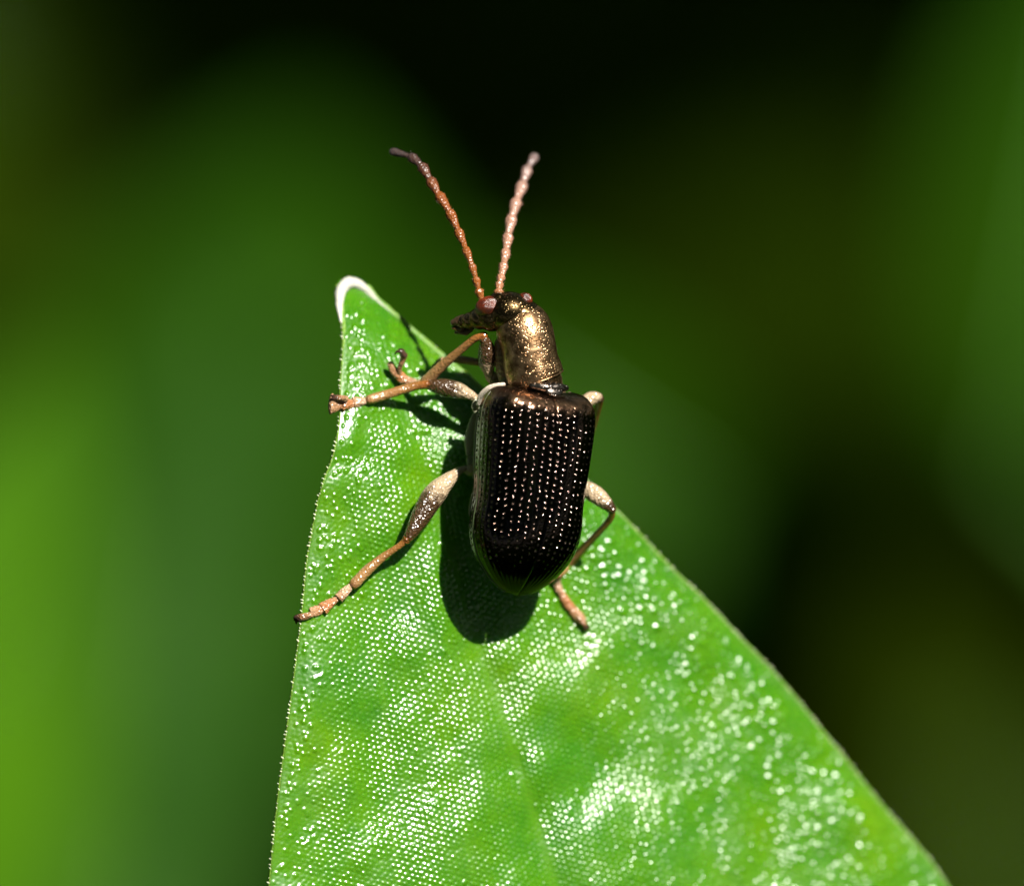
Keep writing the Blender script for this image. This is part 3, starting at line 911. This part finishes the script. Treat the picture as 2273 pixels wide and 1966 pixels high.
# middle leg on the far side: its knee looks out behind the shoulder
leg(([BP(.5, -.25, -.55), BP(.7, -.2, -.5), BP(.8, -.12, -.42)], [.12, .11, .08]),
    [BP(.8, -.12, -.42), P(1296, 892, -.85), P(1312, 884, -.88), P(1326, 882, -.92), P(1332, 886, -.96)], [9, 15, 15, 12, 9],
    [P(1331, 886, -.98), P(1328, 902, -1.15), P(1318, 935, -1.5), P(1305, 975, -1.9), P(1295, 1008, -2.2)], [9, 8, 9, 9, 9],
    [([P(1294, 1010, -2.25), P(1292, 1026, -2.4), P(1290, 1040, -2.45)], [7, 9, 8], .7), ([P(1290, 1040, -2.46), P(1286, 1056, -2.5), P(1282, 1070, -2.5)], [8, 11, 10], .6)],
    [([P(1282, 1070, -2.5), P(1279, 1080, -2.5), P(1278, 1088, -2.55)], [5, 4, 1])], 180, ftone=(0.05, .6))
# hind leg on the far side
z1 = float(leaf_z(1235, 1290)); z2 = float(leaf_z(1300, 1390))
leg(([BP(.45, -1.55, -.55), BP(.68, -1.5, -.48), BP(.8, -1.5, -.42)], [.14, .13, .10]),
    [BP(.78, -1.5, -.42), P(1300, 1086, -.85), P(1322, 1098, -.8), P(1344, 1116, -.78), P(1358, 1130, -.8)], [12, 19, 20, 16, 10],
    [P(1358, 1131, -.8), P(1355, 1150, -.95), P(1330, 1180, -1.2), P(1290, 1222, -1.6), P(1258, 1256, -1.85), P(1238, 1276, z1 + .22)], [8, 7.5, 8, 10, 12, 10],
    [([P(1238, 1276, z1 + .2), P(1236, 1292, z1 + .1), P(1242, 1312, z1 + .06)], [8, 9, 9], .8), ([LP(1246, 1316, .08), LP(1256, 1334, .08), LP(1268, 1350, .08)], [8, 11, 11], .7),
     ([LP(1268, 1350, .08), LP(1282, 1366, .09), LP(1292, 1378, .09)], [10, 12, 11], .6), ([LP(1280, 1362, .12), LP(1290, 1376, .14), LP(1298, 1386, .12)], [5, 6, 6], .9)],
    [([LP(1298, 1386, .12), LP(1299, 1396, .1), LP(1296, 1402, .03)], [5, 4, 1]), ([LP(1298, 1386, .12), LP(1305, 1392, .1), LP(1307, 1399, .03)], [5, 4, 1])],
    200, ftone=(0.1, .62))

# ------------------------------------------------------------------ plants behind
def blade_np(length, width, fold, droop, seed, nl=30, nw=12):
    """a lanceolate blade along +Y, face +Z"""
    t = np.linspace(0, 1, nl)[:, None]; s = np.linspace(-1, 1, nw)[None]
    w = width / 2 * np.sin(np.pi * np.clip(t, 0.004, .996) ** 0.8) ** 0.8
    X = w * s
    Y = length * t + 0 * s
    Z = fold * np.abs(X) - droop * length * t ** 2 + 0.03 * length * (fbm(t * 5 + seed + 0 * s, s * 1.5 + seed * 3.7 + 0 * t, seed, 2) - .5)
    top = np.stack([X, Y, Z + 0 * X], -1)
    bot = top - np.array([0, 0, 0.25])
    v = np.vstack([top.reshape(-1, 3), bot.reshape(-1, 3)])
    f = np.vstack([grid_faces(nl, nw), grid_faces(nl, nw, nl * nw)[:, ::-1]])
    return v, f


def leaf_frame(centre, direction, normal, length):
    y = Vector(direction).normalized(); z = Vector(normal)
    z = (z - y * z.dot(y)).normalized(); x = y.cross(z)
    m = Matrix((x, y, z)).transposed().to_4x4()
    m.translation = Vector(centre) - y * length / 2
    return m


def background_plant(name, label, cat, leaves, mat, foot, stem_r=1.2, group=None):
    """leaves: (centre px, py, z, direction in the picture, facing, length, width). foot: world x, y on the soil"""
    root = thing(name, label, cat, Matrix.Translation((foot[0], foot[1], 0)), group)
    inv = root.matrix_world.inverted()
    qr = Q.to_3x3()
    ends = []
    for k, (px, py, z, d, nrm, L, W) in enumerate(leaves):
        c = Q @ Vector(P(px, py, z))
        m = inv @ leaf_frame(c, qr @ Vector(d), qr @ Vector(nrm), L)
        v, f = blade_np(L, W, 0.12, 0.06, k + int(abs(px)) % 17)
        vw = np.array([m @ Vector(p) for p in v])
        lo = link('leaf', mesh_np('leaf', vw, f), mat, root)
        rb = Shape().tube([np.array(m @ Vector((0, L * t, -0.06 * L * t * t - .15))) for t in (0, .3, .6, .95)], [L * .012, L * .011, L * .008, L * .003], n=8, rings=14)
        rb.build('midrib', M_STALK, lo)
        ends.append(m @ Vector((0, 0.1, -0.1)))
    ends.sort(key=lambda p: p.z)
    top = ends[-1]
    st = Shape().tube([(0, 0, -6), (top.x * .15, top.y * .15, top.z * .4), (top.x * .45, top.y * .45, top.z * .75), tuple(top)], [stem_r * 1.4, stem_r * 1.2, stem_r, stem_r * .6], n=10, rings=40)
    so = st.build('stem', M_STALK, root)
    sp3 = spline([(0, 0, -6), (top.x * .15, top.y * .15, top.z * .4), (top.x * .45, top.y * .45, top.z * .75), tuple(top)], 60)
    for e in ends[:-1]:
        i = int(np.argmin(np.linalg.norm(sp3 - np.array(e) - np.array([0, 0, -25]), axis=1)))
        a = sp3[i]; b = np.array(e)
        Shape().tube([a, (a + b) / 2 + np.array([0, 0, -3]), b], [stem_r * .6, stem_r * .5, stem_r * .4], n=8, rings=14).build('leaf_stalk', M_STALK, root)
    return root


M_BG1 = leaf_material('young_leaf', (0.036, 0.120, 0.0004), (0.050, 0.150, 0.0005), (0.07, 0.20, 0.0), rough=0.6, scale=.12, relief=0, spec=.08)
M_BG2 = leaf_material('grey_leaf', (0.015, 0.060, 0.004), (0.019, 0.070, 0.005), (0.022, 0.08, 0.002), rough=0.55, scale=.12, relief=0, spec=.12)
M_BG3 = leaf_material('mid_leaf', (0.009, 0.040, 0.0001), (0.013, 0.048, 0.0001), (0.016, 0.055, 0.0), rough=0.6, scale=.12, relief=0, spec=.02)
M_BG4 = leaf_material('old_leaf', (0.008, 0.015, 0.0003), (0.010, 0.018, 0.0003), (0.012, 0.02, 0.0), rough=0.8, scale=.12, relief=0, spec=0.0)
M_BG5 = leaf_material('dark_leaf', (0.013, 0.027, 0.001), (0.016, 0.032, 0.001), (0.015, 0.03, 0.0), rough=0.8, scale=.12, relief=0, spec=0.0)  # far leaves very dark by their own base colour


def foot(px, py, z, dx=0, dy=0):
    w = Q @ Vector(P(px, py, z))
    return (w.x + dx, w.y + dy)


background_plant('broad_plant', 'bright yellow green broad leaf out of focus beside the grey green leaf', 'plant',
                 [(-120, 1690, -150, (.22, 1, 0), (.0, .25, 1), 26, 9.5)], M_BG1, foot(-300, 1900, -150, -30, 20))
background_plant('broad_plant', 'dull grey green upright leaf out of focus behind the bright leaf', 'plant',
                 [(400, 1560, -200, (.12, 1, 0), (-.2, .2, 1), 30, 9)], M_BG2, foot(300, 2500, -200, -20, 10))
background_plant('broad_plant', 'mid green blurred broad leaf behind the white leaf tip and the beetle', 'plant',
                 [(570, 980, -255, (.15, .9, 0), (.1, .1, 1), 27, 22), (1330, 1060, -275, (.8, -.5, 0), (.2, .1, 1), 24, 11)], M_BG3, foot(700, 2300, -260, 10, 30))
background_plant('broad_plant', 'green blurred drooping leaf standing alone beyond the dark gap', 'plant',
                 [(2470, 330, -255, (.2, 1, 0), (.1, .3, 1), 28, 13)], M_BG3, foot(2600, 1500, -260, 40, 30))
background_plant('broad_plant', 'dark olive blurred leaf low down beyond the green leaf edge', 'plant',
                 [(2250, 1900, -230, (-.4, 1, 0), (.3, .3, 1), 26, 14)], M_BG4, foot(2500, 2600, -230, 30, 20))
background_plant('broad_plant', 'dark green leaf out of focus far behind the antennae', 'plant',
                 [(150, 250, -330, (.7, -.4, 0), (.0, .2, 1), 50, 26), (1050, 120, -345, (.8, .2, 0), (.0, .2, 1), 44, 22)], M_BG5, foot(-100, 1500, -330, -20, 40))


# ------------------------------------------------------------------ unseen branches added overhead to block sky and darken the background, gap for the sun
M_SHADE_CANOPY = leaf_material('shade_canopy_leaf', (0.02, 0.055, 0.004), (0.035, 0.085, 0.006), (0.07, 0.20, 0.003), rough=0.5, scale=.01, relief=0, spec=.15, trans_w=0.5)
M_BARK = leaf_material('bark', (0.05, 0.035, 0.02), (0.09, 0.065, 0.04), (0, 0, 0), rough=0.9, scale=.02, relief=0, spec=.1, trans_w=0.0)
SUNV = np.array(SUN)


def added_shade_branch(k, n, count, gap=178.0):
    az0 = 2 * math.pi * (k + .5) / n
    rg = np.random.default_rng(300 + k)
    c0 = np.array(CENTRE)
    foot_ = np.array([math.cos(az0) * 1500, math.sin(az0) * 1500, 0])
    root = thing('added_shade_branch', 'unseen leafy branch added to shade the plants and soil', 'branch', Matrix.Translation(foot_), 'added shade branches')
    d = np.array([math.cos(az0), math.sin(az0), 0])
    limb = spline([d * 1500 + [0, 0, -10], d * 1420 + [0, 0, 700], d * 1150 + [0, 0, 1200], d * 700 + [0, 0, 1450], d * 420 + [0, 0, 1480]], 40)
    Shape().tube(limb[::3], np.linspace(34, 7, len(limb[::3])), n=10, rings=60).build('limb', M_BARK, root, foot_)
    V = []; F = []; TV = []; TF = []; n0 = 0; t0 = 0
    outline = np.array([(0, 0), (.5, .25), (.46, .55), (0, 1), (-.46, .55), (-.5, .25)])
    tries = 0
    while n0 < count * 7 and tries < 6000:
        tries += 1
        az = az0 + rg.uniform(-1, 1) * math.pi / n * 1.15
        el = math.asin(rg.uniform(0.10, 0.995))
        r = rg.uniform(620, 1150)
        p = c0 + r * np.array([math.cos(el) * math.cos(az), math.cos(el) * math.sin(az), math.sin(el)])
        L = rg.uniform(90, 150); W = L * rg.uniform(.42, .58)
        q = p - c0
        if q @ SUNV > 0 and np.linalg.norm(q - SUNV * (q @ SUNV)) < gap + L * .55: continue
        y = rg.normal(size=3); y[2] = y[2] * .4 - .3; y /= np.linalg.norm(y)
        nz = -q / r * .8 + np.array([0, 0, -.5]) + rg.normal(size=3) * .35
        nz = nz - y * (nz @ y); nz /= np.linalg.norm(nz); x = np.cross(y, nz)
        b = p - y * L / 2
        pts = [b + x * a * W + y * t * L + nz * (abs(a) * .16 * W) for a, t in outline] + [b + y * .5 * L]
        V += pts
        F += [(n0, n0 + 1, n0 + 6), (n0 + 1, n0 + 2, n0 + 6), (n0 + 2, n0 + 3, n0 + 6), (n0 + 3, n0 + 4, n0 + 6), (n0 + 4, n0 + 5, n0 + 6), (n0 + 5, n0, n0 + 6)]
        n0 += 7
        a = limb[10 + int(np.argmin(np.linalg.norm(limb[10:] - b, axis=1)))]
        mid = (a + b) / 2
        hit = False
        for m_ in (a, mid, (mid + b) / 2, (mid + a) / 2):
            qq = m_ - c0
            if qq @ SUNV > 0 and np.linalg.norm(qq - SUNV * (qq @ SUNV)) < gap: hit = True
        if not hit:
            e1 = np.cross(b - a, [0.3, .5, 1.0]); e1 /= np.linalg.norm(e1); e2_ = np.cross(b - a, e1); e2_ /= np.linalg.norm(e2_)
            TV += [a + 2.2 * (e1 * math.cos(g) + e2_ * math.sin(g)) for g in (0, 2.1, 4.2)] + [b + 1.0 * (e1 * math.cos(g) + e2_ * math.sin(g)) for g in (0, 2.1, 4.2)]
            TF += [(t0, t0 + 1, t0 + 4, t0 + 3), (t0 + 1, t0 + 2, t0 + 5, t0 + 4), (t0 + 2, t0, t0 + 3, t0 + 5)]
            t0 += 6
    link('shade_foliage', mesh_np('shade_foliage', np.array(V) - foot_, F, smooth_shade=False), M_SHADE_CANOPY, root, kind='stuff')
    link('twigs', mesh_np('twigs', np.array(TV) - foot_, TF), M_BARK, root, kind='stuff')


for k in range(9):
    added_shade_branch(k, 9, 330)
